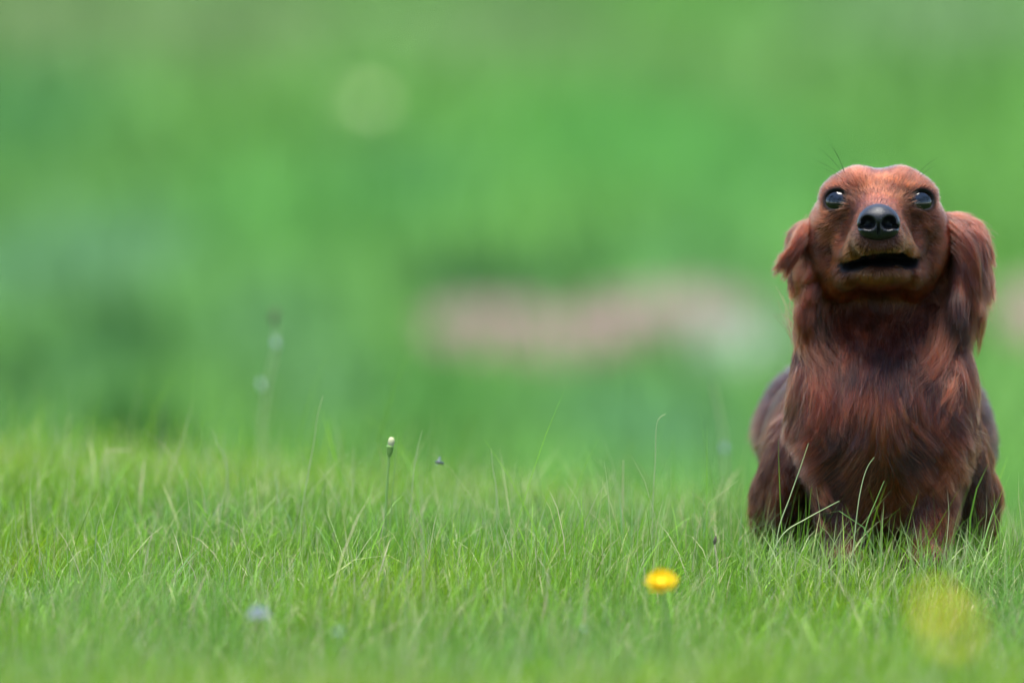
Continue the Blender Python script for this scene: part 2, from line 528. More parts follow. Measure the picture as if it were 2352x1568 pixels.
def surface_nets(F, lo, h):
    S = F < 0
    n = np.array(F.shape)
    cnt = np.zeros(n - 1, np.int8)
    offs = [(i, j, k) for i in (0, 1) for j in (0, 1) for k in (0, 1)]
    for (i, j, k) in offs: cnt += S[i:n[0] - 1 + i, j:n[1] - 1 + j, k:n[2] - 1 + k]
    cells = np.argwhere((cnt > 0) & (cnt < 8))
    idx = np.full(n - 1, -1, np.int64)
    idx[tuple(cells.T)] = np.arange(len(cells))
    acc = np.zeros((len(cells), 3)); num = np.zeros(len(cells))
    cv = {o: F[tuple((cells + o).T)] for o in offs}
    for a in offs:
        for d in range(3):
            if a[d]: continue
            b = list(a); b[d] = 1; b = tuple(b)
            fa, fb = cv[a], cv[b]
            m = (fa < 0) != (fb < 0)
            t = fa[m] / (fa[m] - fb[m])
            pt = np.tile(np.array(a, float), (m.sum(), 1)); pt[:, d] += t
            acc[m] += pt; num[m] += 1
    V = (cells + acc / num[:, None]) * h + lo
    quads = []
    for d in range(3):
        e1, e2 = (d + 1) % 3, (d + 2) % 3
        A = [slice(0, n[0]), slice(0, n[1]), slice(0, n[2])]; B = list(A)
        A[d] = slice(0, n[d] - 1); B[d] = slice(1, n[d])
        sa, sb = S[tuple(A)], S[tuple(B)]
        e = np.argwhere(sa != sb)
        e = e[(e[:, e1] > 0) & (e[:, e2] > 0) & (e[:, e1] < n[e1] - 1) & (e[:, e2] < n[e2] - 1)]
        o1 = np.zeros(3, int); o1[e1] = 1; o2 = np.zeros(3, int); o2[e2] = 1
        q = np.stack([idx[tuple((e - o1 - o2).T)], idx[tuple((e - o2).T)], idx[tuple(e.T)], idx[tuple((e - o1).T)]], 1)
        flip = ~sa[tuple(e.T)]
        q[flip] = q[flip][:, ::-1]
        quads.append(q)
    return V, np.concatenate(quads)

def relax(V, Q, it=2, lam=.5):
    e = np.concatenate([Q[:, [0, 1]], Q[:, [1, 2]], Q[:, [2, 3]], Q[:, [3, 0]]])
    for _ in range(it):
        s = np.zeros_like(V); c = np.zeros(len(V))
        for k in range(3):
            s[:, k] = np.bincount(e[:, 0], V[e[:, 1], k], len(V)) + np.bincount(e[:, 1], V[e[:, 0], k], len(V))
        c = np.bincount(e[:, 0], minlength=len(V)) + np.bincount(e[:, 1], minlength=len(V))
        V = V * (1 - lam) + lam * s / c[:, None]
    return V

EYES = [(P(1932, 466, 15), np.array((-.42, -.86, .22))), (P(2104, 467, 15), np.array((.42, -.86, .22)))]
EYES = [(c, n / np.linalg.norm(n)) for c, n in EYES]
D = []
def both(pl, pr, f):
    D.append(f(pl)); D.append(f(pr))
# skull, brows, cheeks
D += [Ell(P(2016, 520, 46), (45.5, 47, 42), g='head'),
      Ell(P(1972, 426, 20), (15, 20, 12.5), k=18, g='head'), Ell(P(2066, 426, 20), (15, 20, 12.5), k=18, g='head'),
      Ell(P(1922, 452, 24), (11, 20, 11), k=12, g='head'), Ell(P(2116, 452, 24), (11, 20, 11), k=12, g='head'),
      Ell(P(1904, 548, 42), (15, 28, 27), k=8, g='head'), Ell(P(2130, 548, 42), (15, 28, 27), k=8, g='head'),
      Ell(P(1915, 508, 22), (13, 16, 9), k=8, g='head'), Ell(P(2121, 508, 22), (13, 16, 9), k=8, g='head'),
      Ell(P(1922, 626, 36), (12, 24, 19), rot=(0, -14, 0), k=10, g='head'), Ell(P(2115, 622, 36), (12, 24, 19), rot=(0, 14, 0), k=10, g='head'),
      Ell(P(2018, 612, 52), (32, 34, 19), k=14, g='head')]
# muzzle and upper lips
D += [Cap(P(2018, 488, 2), P(2018, 506, -41), 18, 12.5, k=16, g='muzzle'),
      Cap(P(1972, 543, 6), P(1998, 549, -46), 16, 11.5, k=9, g='muzzle'), Cap(P(2066, 543, 6), P(2040, 549, -46), 16, 11.5, k=9, g='muzzle'),
      Ell(P(2019, 560, -36), (17, 21, 9), k=9, g='muzzle'),
      Ell(P(1960, 574, -8), (11, 22, 8.5), rot=(0, -26, 0), k=14, g='muzzle'), Ell(P(2080, 570, -8), (11, 22, 8.5), rot=(0, 22, 0), k=14, g='muzzle')]
# lower jaw
JAW = [Ell(P(2022, 627, -7), (21.5, 27, 9), rot=(-8, 0, 0), k=8, g='jaw'), Ell(P(2020, 622, 20), (25, 24, 9.5), k=10, g='jaw'),
       Ell(P(1940, 626, 8), (8, 18, 11), k=10, g='jaw'), Ell(P(2102, 622, 8), (8, 18, 11), k=10, g='jaw')]
D += JAW
MOUTH = [Ell(P(2030, 590, -32), (15, 32, 5.2), k=5, g='mouth', sub=True),
         Ell(P(1978, 600, -22), (16, 26, 3.0), rot=(0, -21, 0), k=5, g='mouth', sub=True),
         Ell(P(2074, 596, -22), (12, 26, 3.8), rot=(0, 16, 0), k=5, g='mouth', sub=True)]
D += MOUTH
D += [Ell(P(1929, 530, -12), (6.5, 14, 12), rot=(0, 12, 0), k=12, g='crease', sub=True), Ell(P(2109, 530, -12), (6.5, 14, 12), rot=(0, -12, 0), k=12, g='crease', sub=True),
      Ell(P(2020, 368, 30), (9, 50, 4.8), k=10, g='crease', sub=True)]
# eyelids and eye openings
APER = []
for (c, nn_) in EYES:
    D.append(Ell(c, 13.6, k=6, g='head'))
for i, (c, nn_) in enumerate(EYES):
    s_ = -1 if i == 0 else 1
    yaw = math.degrees(math.atan2(nn_[0], -nn_[1])); pit = math.degrees(math.asin(nn_[2]))
    a = Ell(c + nn_ * 14.5 + np.array((0, 0, .7)), (10.0, 9, 7.2), rot=(-pit, 10 * s_, yaw), k=1.5, g='eye', sub=True)
    APER.append(a); D.append(a)
# neck, chest, trunk
D += [Cap(P(2020, 640, 106), P(2026, 880, 72), 43, 58, k=22, g='neck'),
      Ell(P(2030, 945, 68), (55, 57, 58), k=24, g='chest'),
      Ell(P(2042, 1040, 48), (21, 28, 38), k=22, g='chest'),
      Ell(P(2040, 955, 22), (26, 22, 36), k=22, g='chest'),
      Ell(P(1893, 960, 44), (14, 23, 44), rot=(0, -16, 0), k=18, g='chest'), Ell(P(2166, 960, 38), (14, 23, 46), rot=(0, 12, 0), k=18, g='chest'),
      Cap(P(2020, 1000, 130), P(1955, 1015, 370), 64, 58, k=24, g='body'),
      Cap(P(2018, 640, 112), P(2022, 860, 108), 48, 60, k=20, g='neck'),
      Ell(P(1814, 946, 310), (20, 44, 38), rot=(0, 30, 0), k=14, g='body'), Ell(P(2060, 1010, 340), (26, 44, 36), k=20, g='body')]
D += [Cap(P(1872, 745, 60), P(1884, 945, 48), 13, 16, k=16, g='neck'), Cap(P(2180, 745, 58), P(2170, 945, 42), 13, 16, k=16, g='neck'),
      Ell(P(1886, 655, 84), (15, 24, 30), k=10, g='head'), Ell(P(2156, 650, 84), (16, 24, 32), k=10, g='head'),
      Ell(P(2035, 1085, 72), (44, 38, 44), k=24, g='chest'), Ell(P(2208, 955, 210), (19, 60, 44), rot=(0, -22, 0), k=14, g='body')]
D += [Ell(P(1826, 985, 165), (19, 60, 42), rot=(0, 20, 0), k=18, g='body')]
# shoulders and forelegs
def V3(p, v): return np.array((p[0], p[1], v))
D += [Ell(P(1806, 1090, 108), (18, 40, 48), rot=(0, 8, 0), k=6, g='leg'), Ell(P(2218, 1085, 94), (18, 40, 56), rot=(0, -6, 0), k=8, g='leg'),
      Cap(P(1905, 1010, 60), V3(P(1944, 1300, 38), 12), 23, 14, k=10, g='leg'), Cap(P(2155, 1010, 54), V3(P(2122, 1300, 30), 12), 25, 16, k=12, g='leg'),
      Cap(P(1795, 1130, 116), V3(P(1776, 1240, 122), 22), 20, 13, k=12, g='leg'), Cap(P(2230, 1130, 100), V3(P(2240, 1260, 112), 22), 19, 13, k=14, g='leg')]
for (q, zg) in ((V3(P(1944, 1300, 26), 10), 0), (V3(P(2122, 1300, 18), 10), 0), (V3(P(1846, 1300, 372), -8), -12), (V3(P(2075, 1300, 365), -8), -12)):
    D.append(Ell(q, (15, 21, 11), k=8, g='paw'))
    for j in (-1.5, -.5, .5, 1.5):
        D.append(Ell(q + np.array((j * 7.2, -18 + 2.5 * abs(j), -1)), (4.6, 8, 7), k=3, g='paw'))
# hind legs and tail
D += [Cap(P(1856, 1020, 345), V3(P(1848, 1150, 325), 46), 27, 18, k=16, g='leg'), Cap(V3(P(1848, 1150, 325), 46), V3(P(1850, 1250, 385), 22), 17, 11, k=10, g='leg'),
      Cap(V3(P(1850, 1250, 385), 22), V3(P(1846, 1300, 378), -6), 11, 10, k=8, g='leg'),
      Cap(P(2065, 1040, 345), V3(P(2075, 1150, 325), 52), 32, 20, k=16, g='leg'), Cap(V3(P(2075, 1150, 325), 52), V3(P(2075, 1250, 385), 30), 18, 12, k=10, g='leg'),
      Cap(V3(P(2075, 1250, 385), 30), V3(P(2075, 1300, 372), 2), 12, 11, k=8, g='leg'),
      Cap(P(1935, 960, 420), P(1940, 960, 520), 13, 9, k=16, g='tail'), Cap(P(1940, 960, 520), P(1945, 900, 600), 9, 4, k=8, g='tail')]
# ears: folded leather at the top, hanging flap below
D += [Ell(P(1862, 550, 62), (13, 26, 14), rot=(0, -30, 0), k=8, g='ear_l'), Ell(P(1850, 600, 58), (6, 25, 20), rot=(0, 8, 8), k=8, g='ear_l'),
      Ell(P(1866, 690, 58), (5, 25, 34), rot=(0, 3, 10), k=8, g='ear_l'), Ell(P(1864, 765, 58), (4.5, 20, 24), rot=(0, -2, 10), k=6, g='ear_l'),
      Ell(P(2188, 538, 66), (20, 26, 14), rot=(0, 24, 0), k=10, g='ear_r'), Ell(P(2220, 590, 62), (10, 27, 24), rot=(0, -10, -8), k=10, g='ear_r'),
      Ell(P(2214, 660, 58), (7, 26, 34), rot=(0, 8, -8), k=8, g='ear_r'), Ell(P(2200, 745, 60), (6, 20, 30), rot=(0, 6, -8), k=6, g='ear_r')]
# cuts are made last so that nothing fills them again
D = [q for q in D if not q.sub] + [q for q in D if q.sub]

LO = np.array((-118., -82., -26.)); HI = np.array((112., 625., 322.))
STEP = 1.7
Fg = grid_field(D, LO, HI, STEP)
BV, BQ = surface_nets(Fg, LO, STEP)
BV = relax(BV, BQ, 2, .45)
del Fg

dog = empty("dog", DOG0)
tag(dog, "red-brown long-haired dachshund with raised black nose standing in the grass", "dog")

def to_m(V): return np.asarray(V) / MM

GROUPS = ['head', 'muzzle', 'jaw', 'neck', 'chest', 'body', 'leg', 'paw', 'tail', 'ear_l', 'ear_r']
def gweights(p, s=5.0):
    W = {}
    for g in GROUPS:
        d = np.full(len(p), 99.)
        for q in D:
            if q.g == g: d = np.minimum(d, q.d(p))
        W[g] = np.exp(-np.maximum(d + 3, 0) / s)
    t = sum(W.values()) + 1e-9
    return {g: w / t for g, w in W.items()}

def dark_skin(p):
    """0..1 where bare dark skin shows: lips, mouth, eyelid rims, under the nose pad"""
    m = np.zeros(len(p))
    for q in MOUTH: m = np.maximum(m, 1 - sstep(.6 + .9 * (p[:, 2] < q.c[2]), 2.2 + 1.5 * (p[:, 2] < q.c[2]), q.d(p)))
    e = np.zeros(len(p))
    for q, (c, nn_) in zip(APER, EYES):
        fr = ((p - c) @ nn_) > 2
        e = np.maximum(e, (1 - sstep(.9, 2.0, q.d(p))) * fr)
    ns = 1 - sstep(-1.5, .8, field(NOSE, p))
    return m, e, ns

NOSE = [Ell(P(2018, 503, -55), (13.8, 14, 11.3), k=5), Ell(P(2018, 528, -53), (11.5, 13, 8.3), k=7),
        Ell(P(1992, 516, -58), (7.2, 10, 8.3), k=5), Ell(P(2044, 516, -58), (7.2, 10, 8.3), k=5),
        Ell(P(1994, 512, -67), (5.4, 11, 4.9), rot=(0, 18, 0), k=2.5, sub=True), Ell(P(2042, 512, -67), (5.4, 11, 4.9), rot=(0, -18, 0), k=2.5, sub=True),
        Ell(P(1979, 521, -64), (5.5, 8, 1.3), rot=(0, -18, 0), k=2, sub=True), Ell(P(2057, 521, -64), (5.5, 8, 1.3), rot=(0, 18, 0), k=2, sub=True),
        Ell(P(2018, 540, -69), (.9, 5, 9), k=2, sub=True)]
nc = P(2018, 510, -58)
Fn = grid_field(NOSE, nc - 26, nc + 26, .6)
NV, NQ = surface_nets(Fn, nc - 26, .6)
NV = relax(NV, NQ, 1, .4)
m_nose = principled("nose_leather", (.005, .005, .006), .44, .28, noise=(160, (.010, .009, .010)), bump=(900, .35, .0006))
nose = np_mesh("nose", to_m(NV), NQ, m_nose, dog)
tag(nose, "black leathery nose with two open nostrils")

mo, ey, ns = dark_skin(BV)
skin = np.tile(np.array((.040, .010, .0038)), (len(BV), 1))
dk = np.maximum(np.maximum(mo, ns), ey)[:, None]
skin = skin * (1 - dk) + np.array((.007, .006, .006)) * dk
m_skin = None
m_skin, nt, out = new_mat("dog_skin")
b = nt.nodes.new("ShaderNodeBsdfPrincipled"); b.inputs["Roughness"].default_value = .6
b.inputs["Specular IOR Level"].default_value = .12
a = nt.nodes.new("ShaderNodeAttribute"); a.attribute_name = "Col"
nt.links.new(a.outputs["Color"], b.inputs["Base Color"]); nt.links.new(b.outputs[0], out.inputs["Surface"])
body = np_mesh("body", to_m(BV), BQ, m_skin, dog, cols=skin)

# eyeballs
m_eye, nt, out = new_mat("eyeball")
b = nt.nodes.new("ShaderNodeBsdfPrincipled")
b.inputs["Roughness"].default_value = .02; b.inputs["Specular IOR Level"].default_value = .42
tc = nt.nodes.new("ShaderNodeTexCoord"); sp = nt.nodes.new("ShaderNodeSeparateXYZ")
nt.links.new(tc.outputs["Object"], sp.inputs[0])
cr = nt.nodes.new("ShaderNodeValToRGB")
mr = nt.nodes.new("ShaderNodeMapRange"); mr.inputs["From Min"].default_value = -.0126; mr.inputs["From Max"].default_value = .0126
nt.links.new(sp.outputs["Z"], mr.inputs["Value"]); nt.links.new(mr.outputs[0], cr.inputs[0])
e = cr.color_ramp.elements
e[0].position = .80; e[0].color = (.012, .008, .007, 1)
e[1].position = .965; e[1].color = (.002, .002, .002, 1)
x = cr.color_ramp.elements.new(.83); x.color = (.010, .004, .002, 1)
x = cr.color_ramp.elements.new(.94); x.color = (.008, .0035, .0015, 1)
nt.links.new(cr.outputs[0], b.inputs["Base Color"]); nt.links.new(b.outputs[0], out.inputs["Surface"])
for i, (c, nn_) in enumerate(EYES):
    me = bpy.data.meshes.new("eye"); bm = bmesh.new()
    bmesh.ops.create_uvsphere(bm, u_segments=40, v_segments=28, radius=.0131)
    for f in bm.faces: f.smooth = True
    bm.to_mesh(me); bm.free(); me.materials.append(m_eye)
    o = bpy.data.objects.new("eye", me); COL.objects.link(o); o.parent = dog
    o.location = to_m(c - nn_ * .1); o.rotation_euler = Vector(nn_).to_track_quat('Z', 'Y').to_euler()
    tag(o, "dark wet eye reflecting the sky")

# ------------------------------------------------------------------ fur
nrm = np.empty(len(BV) * 3, np.float32)
body.data.vertex_normals.foreach_get("vector", nrm)
nrm = nrm.reshape(-1, 3)
NOSE_TIP = P(2018, 512, -66)
CH = P(2038, 900, 0)           # centre of the chest whorl

def norm(v): return v / np.maximum(np.linalg.norm(v, axis=-1, keepdims=True), 1e-9)
def hash3(p, s): return np.sin(p[:, 0] * s + 1.7 * np.sin(p[:, 2] * s * .83)) * np.cos(p[:, 2] * s * 1.13 + p[:, 1] * s * .9)

def coat(count):
    tri = np.concatenate([BQ[:, [0, 1, 2]], BQ[:, [0, 2, 3]]])
    a, b_, c = BV[tri[:, 0]], BV[tri[:, 1]], BV[tri[:, 2]]
    area = .5 * np.linalg.norm(np.cross(b_ - a, c - a), axis=1)
    cen = (a + b_ + c) / 3
    nf = nrm[tri[:, 0]]
    dens = np.where(nf[:, 1] < .35, 1.0, .30)
    dens = dens * np.where(cen[:, 1] > 180, .28, 1.0) * np.where(cen[:, 2] < 5, .3, 1.0)
    head = (cen[:, 2] > 205) & (cen[:, 1] < 70)
    dens = dens * np.where(head, 2.1, 1.0)
    pr = area * dens; pr /= pr.sum()
    t = rng.choice(len(tri), count, p=pr)
    r1, r2 = np.sqrt(rng.random(count)), rng.random(count)
    w = np.stack([1 - r1, r1 * (1 - r2), r1 * r2], 1)[..., None]
    p = (BV[tri[t]] * w).sum(1); nv = norm((nrm[tri[t]] * w).sum(1))
    mo, ey, ns = dark_skin(p)
    for q, (c_, nn_) in zip(APER, EYES): ey = np.maximum(ey, (q.d(p) < 1.9) & (((p - c_) @ nn_) > 2))
    keep = (np.maximum(np.maximum(mo, ey), ns) < .35)
    p, nv = p[keep], nv[keep]
    n = len(p)
    W = gweights(p)
    u, w_, v = p[:, 0], p[:, 1], p[:, 2]
    hd = W['head'] + W['muzzle'] + W['jaw']
    ear = W['ear_l'] + W['ear_r']
    # growth direction
    dn = norm(p - NOSE_TIP); dn[:, 2] -= .25 * sstep(15, -25, v - NOSE_TIP[2]); dn[:, 1] += .15
    sgn = np.tanh((u - CH[0]) / 16)
    out_ = sgn * (-.55 + 1.65 * sstep(40, -45, v - CH[2]))
    dc = np.stack([out_, np.full(n, .1), np.full(n, -1.0)], -1)
    db = np.stack([.15 * np.sign(u + 30), np.full(n, .9), np.full(n, -.5)], -1)
    dl = np.stack([.18 * np.sign(u - 5), np.full(n, .35), np.full(n, -1.0)], -1)
    de = np.stack([np.where(W['ear_l'] > W['ear_r'], .06 - 1.1 * sstep(228, 246, v) * sstep(275, 258, v), .18 + .45 * sstep(215, 262, v)), np.full(n, -.10), np.full(n, -1.0)], -1)
    dt = np.tile(np.array((0, .8, -.5)), (n, 1))
    d = (norm(dn) * hd[:, None] + norm(dc) * (W['neck'] + W['chest'])[:, None] + norm(db) * W['body'][:, None] +
         norm(dl) * (W['leg'] + W['paw'])[:, None] + norm(de) * ear[:, None] + norm(dt) * W['tail'][:, None])
    # locks wander a little together
    wob = np.stack([hash3(p, .11) + .6 * hash3(p + 31, .31), .5 * hash3(p + 57, .17), hash3(p + 11, .14)], -1)
    long_ = sstep(.2, .8, W['neck'] + W['chest'] + ear + W['leg'])
    d = norm(d) + wob * (.07 + .33 * long_)[:, None] + rng.normal(0, 1, (n, 3)) * (.07 + .10 * long_)[:, None]
    # lengths in mm
    fromn = np.linalg.norm(p - NOSE_TIP, axis=1)
    lh = 2.2 + 5.5 * sstep(8, 95, fromn) + 3 * sstep(225, 195, v) + 2.5 * sstep(20, 60, w_)
    L = (W['head'] * lh + W['muzzle'] * (2.6 + 3.2 * sstep(10, 60, fromn)) + W['jaw'] * (4 + 4 * sstep(30, 70, fromn)) +
         W['neck'] * (17 + 9 * sstep(195, 150, v)) + W['chest'] * (27 + 8 * sstep(120, 80, v)) + W['body'] * 21 + W['leg'] * (13 + 9 * sstep(60, 110, w_)) + W['paw'] * 7 +
         W['tail'] * 32 + W['ear_l'] * (13 + 7 * sstep(262, 225, v)) + W['ear_r'] * (20 + 14 * sstep(262, 215, v)))
    L = L * np.clip(rng.normal(1, .2, n), .5, 1.5)
    tg = d - (d * nv).sum(1, keepdims=True) * nv
    tg = norm(tg + .05 * d)
    lift = (W['head'] * .36 + W['muzzle'] * .40 + W['jaw'] * .36 + W['neck'] * .32 + W['chest'] * .38 + W['body'] * .25 + W['leg'] * .30 + W['paw'] * .3 + W['tail'] * .5 + ear * .42)
    lift = lift * np.clip(rng.normal(1, .3, n), .3, 2)
    S = 6
    ts = np.linspace(0, 1, S)
    pts = np.empty((n, S, 3))
    pos = p - nv * .25
    pts[:, 0] = pos
    grav = np.array((0, 0, -1.0))
    dl_ = norm(d)
    for i in range(1, S):
        t = ts[i]
        dirv = norm(tg * (1 - .45 * t * long_[:, None]) + dl_ * (.45 * t * long_)[:, None] + nv * (lift * (1.25 - 1.15 * t))[:, None] + grav * (.16 * t * long_)[:, None])
        pos = pos + dirv * (L / (S - 1))[:, None]
        pts[:, i] = pos
    # locks: hairs of one lock draw together towards their tips
    from mathutils.kdtree import KDTree
    shade = np.ones(n)
    hold = np.where(rng.random(n) < .13, .15, 1.0)
    def clump(fr, amount, pw, tone):
        m = max(int(n * fr), 1)
        ci = rng.choice(n, m, replace=False)
        kd = KDTree(m)
        for j, i in enumerate(ci): kd.insert(p[i], j)
        kd.balance()
        own = np.fromiter((kd.find(q)[1] for q in p), int, n)
        gd = pts[ci[own]]
        k = ((amount * hold)[:, None] * ts[None] ** pw)[..., None]
        pts[:] = pts * (1 - k) + (gd - gd[:, :1] + (p[ci[own]] * .25 + p * .75)[:, None] * .9 + gd[:, :1] * .1) * k
        tn = np.exp(rng.normal(0, tone, m))[own]
        shade[:] = shade * (tn * long_ + (1 + .9 * (tn - 1)) * (1 - long_))
    clump(.030, .34 + .40 * long_, 1.1, .26)
    clump(.0035, .52 * long_, 1.2, .40)
    clump(.0009, .34 * long_, 1.5, .30)
    # nothing bends into the ground or through the nose pad
    rad = (.072 + .030 * sstep(4, 20, L)) * np.where(w_ > 180, 2.2, 1.0)
    base = np.array((.068, .0100, .0028)); gold = np.array((.122, .0250, .0072)); deep = np.array((.020, .0032, .0012))
    mixg = np.maximum(sstep(-.4, .9, hash3(p + 5, .05) + .5 * hash3(p, .21)), .85 * hd)[:, None]
    col = deep * (1 - mixg) + base * mixg
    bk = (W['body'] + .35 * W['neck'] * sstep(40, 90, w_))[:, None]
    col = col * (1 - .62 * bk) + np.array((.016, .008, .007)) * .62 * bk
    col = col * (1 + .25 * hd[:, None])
    gg = (rng.random(n) < .16)[:, None] * .6 + (W['muzzle'] * .85 + W['head'] * .25 + W['jaw'] * .35)[:, None]  # gold hairs; muzzle share raised to stand for light on its ridges
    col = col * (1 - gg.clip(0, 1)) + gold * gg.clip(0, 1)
    tan = rng.random(n) < .07 * (W['chest'] + W['neck'])
    col[tan] = np.array((.24, .085, .036))
    col = col * np.clip(rng.normal(1, .30, (n, 1)), .35, 2.0) * shade[:, None].clip(.35, 2)
    return pts, rad, col, W

_wr = np.linspace(-80, 170, 260)
def surf(px, py, out_mm=2.0):
    """dog-space point where the view through (px, py) meets the body, lifted off it"""
    for _ in range(30):
        q = np.stack([P(px, py, w) for w in _wr])
        f = field(D, q)
        if (f < 0).any(): break
        px += 5 if px < 2020 else -5
    k = int(np.argmax(f < 0))
    return q[k] + np.array((0, -out_mm, 0))

def lock(path, nh, r0, r1, tone=1.0, S=6, stray=.12, seed=0):
    """a lock of hair along a path of dog-space points; r0 / r1: spread at the root and at the tip, mm"""
    path = np.array(path, float)
    m = len(path)
    out = np.empty((nh, S, 3))
    off0 = rng.normal(0, 1, (nh, 3)) * r0 * np.array((1, .6, 1)); off1 = rng.normal(0, 1, (nh, 3)) * r1
    ln = np.clip(rng.normal(.88, .14, nh), .45, 1.12)
    t = np.linspace(0, 1, S)[None] * ln[:, None] * (m - 1)
    i = np.clip(np.floor(t).astype(int), 0, m - 2); f = (t - i)[..., None]
    g = lambda k: path[np.clip(k, 0, m - 1)]
    a, b_, c, d = g(i - 1), g(i), g(i + 1), g(i + 2)
    base = .5 * ((2 * b_) + (c - a) * f + (2 * a - 5 * b_ + 4 * c - d) * f ** 2 + (3 * b_ - a - 3 * c + d) * f ** 3)
    tt = np.linspace(0, 1, S)[None, :, None]
    wob = rng.normal(0, 1, (nh, 1, 3)) * stray * np.sin(tt * math.pi) * 6
    out[:] = base + off0[:, None] * (1 - tt) + off1[:, None] * tt + wob
    col = np.array((.074, .0120, .0036)) * tone * np.clip(rng.normal(1, .2, (nh, 1)), .5, 1.6)
    gd = rng.random(nh) < .2
    sy_ = rng.random(nh) < .12
    out[sy_] += (rng.normal(0, 2.0, (nh, 1, 3)) * tt ** 1.5)[sy_]
    col[gd] = np.array((.125, .031, .0105)) * tone
    return out, np.full(nh, .085), col

def surf_lock(pp, nh, r0, r1, tone=1.0, lift=(0, 3, 5, 5)):
    pth = [surf(px, py, lift[min(i, len(lift) - 1)]) for i, (px, py) in enumerate(pp)]
    return lock(pth, nh, r0, r1, tone)

def fur_obj(name, pts, rad, col, mat):
    n, S, _ = pts.shape
    cu = bpy.data.hair_curves.new(name)
    cu.add_curves([S] * n)
    cu.attributes["position"].data.foreach_set("vector", to_m(pts).astype(np.float32).ravel())
    ra = cu.attributes.get("radius") or cu.attributes.new("radius", 'FLOAT', 'POINT')
    taper = np.array([1, 1, .92, .78, .55, .2])[None] if S == 6 else np.linspace(1, .2, S)[None]
    rad = np.asarray(rad)
    ra.data.foreach_set("value", (rad[:, None] * taper / MM).astype(np.float32).ravel())
    ca = cu.attributes.new("Col", 'FLOAT_COLOR', 'CURVE')
    c4 = np.ones((n, 4), np.float32); c4[:, :3] = col
    ca.data.foreach_set("color", c4.ravel())
    cu.materials.append(mat)
    o = bpy.data.objects.new(name, cu); COL.objects.link(o); o.parent = dog
    return o

m_fur, nt, out = new_mat("dog_hair")
hb = nt.nodes.new("ShaderNodeBsdfHairPrincipled")
hb.parametrization = 'COLOR'
hb.inputs["Roughness"].default_value = .30
hb.inputs["Radial Roughness"].default_value = .42
hb.inputs["Coat"].default_value = .08
hb.inputs["IOR"].default_value = 1.43
hb.inputs["Random Roughness"].default_value = .25
a = nt.nodes.new("ShaderNodeAttribute"); a.attribute_name = "Col"
nt.links.new(a.outputs["Color"], hb.inputs["Color"])
nt.links.new(hb.outputs[0], out.inputs["Surface"])

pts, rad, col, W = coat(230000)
el = W['ear_l'] > .55; er = W['ear_r'] > .55
rest = ~(el | er)
def cat(sel, locks):
    A = [(pts[sel], rad[sel], col[sel])] + locks
    return [np.concatenate([a[k] for a in A]) for k in range(3)]
def PW(*q): return [P(*a) for a in q]
LL, RR, CC = [], [], []
# left ear: upper hair blown outwards, ragged tips; then thin hair hanging down
for (tx, ty, tn) in ((1773, 622, .8), (1779, 604, 1.1), (1786, 590, 1.2), (1776, 632, .6), (1792, 628, .7), (1796, 640, .7), (1790, 612, 1.2), (1800, 606, 1.3), (1802, 645, .8), (1806, 630, 1.0), (1783, 616, 1.0)):
    sy = 520 + rng.uniform(0, 40)
    LL.append(lock(PW((1858, sy, 40), (1836, sy + 18 + .2 * (ty - 600), 34), ((1836 + tx) / 2 + 4, (sy + 18 + ty) / 2 + 3, 31), (tx, ty, 32)), 230, 3.6, .8, tn))
for k in range(16):
    x0 = rng.uniform(1834, 1872); y0 = rng.uniform(600, 720); yl = y0 + rng.uniform(60, 120)
    LL.append(lock(PW((x0, y0, 34), (x0 - 6, y0 + 30, 30), (x0 - 8 + rng.normal(0, 6), (y0 + yl) / 2 + 15, 31), (max(1812, x0 - 8 + rng.normal(0, 8)), min(yl, 838), 36)), 90, 2.6, .8, rng.uniform(.45, 1.0)))
# right ear: long arcs from the fold outwards and down
for k in range(26):
    a = k / 25
    x0, y0 = 2180 + 34 * a + rng.normal(0, 4), 520 + 60 * a + rng.normal(0, 8)
    x2, y2 = 2254 - 44 * a + rng.normal(0, 7), 690 + 80 * rng.random()
    RR.append(lock(PW((x0, y0, 42), (x0 + 30 * (1 - a) + 10, y0 + 34, 33), ((x0 + x2) / 2 + 22 * (1 - a) + 6, (y0 + y2) / 2 - 4, 30), (x2 - 6, y2, 34)), 110, 2.8, .8, rng.uniform(.40, 1.0)))
for k in range(8):
    x0 = rng.uniform(2235, 2262)
    RR.append(lock(PW((x0 - 14, 600 + 12 * k, 46), (x0 + 2, 640 + 12 * k, 42), (x0 + rng.normal(2, 4), 690 + 10 * k, 42), (x0 - 4 + rng.normal(0, 6), 735 + 12 * k, 46)), 80, 2.2, .6, rng.uniform(.5, 1.1)))
# neck: two pale ruffs that run down and inwards
for k in range(9):
    j = rng.normal(0, 9)
    CC.append(surf_lock([(1842 + j + 2 * k, 700 + 5 * k), (1856 + j + 2 * k, 760 + 4 * k), (1880 + j, 810 + 3 * k), (1925 + j, 846 + 4 * k)], 45, 7.0, 6.0, rng.uniform(.7, 1.4)))
    CC.append(surf_lock([(2192 + j - 2 * k, 705 + 5 * k), (2176 + j - 2 * k, 765 + 5 * k), (2146 + j, 825 + 4 * k), (2096 + j, 868 + 4 * k)], 45, 7.0, 6.0, rng.uniform(.7, 1.4)))
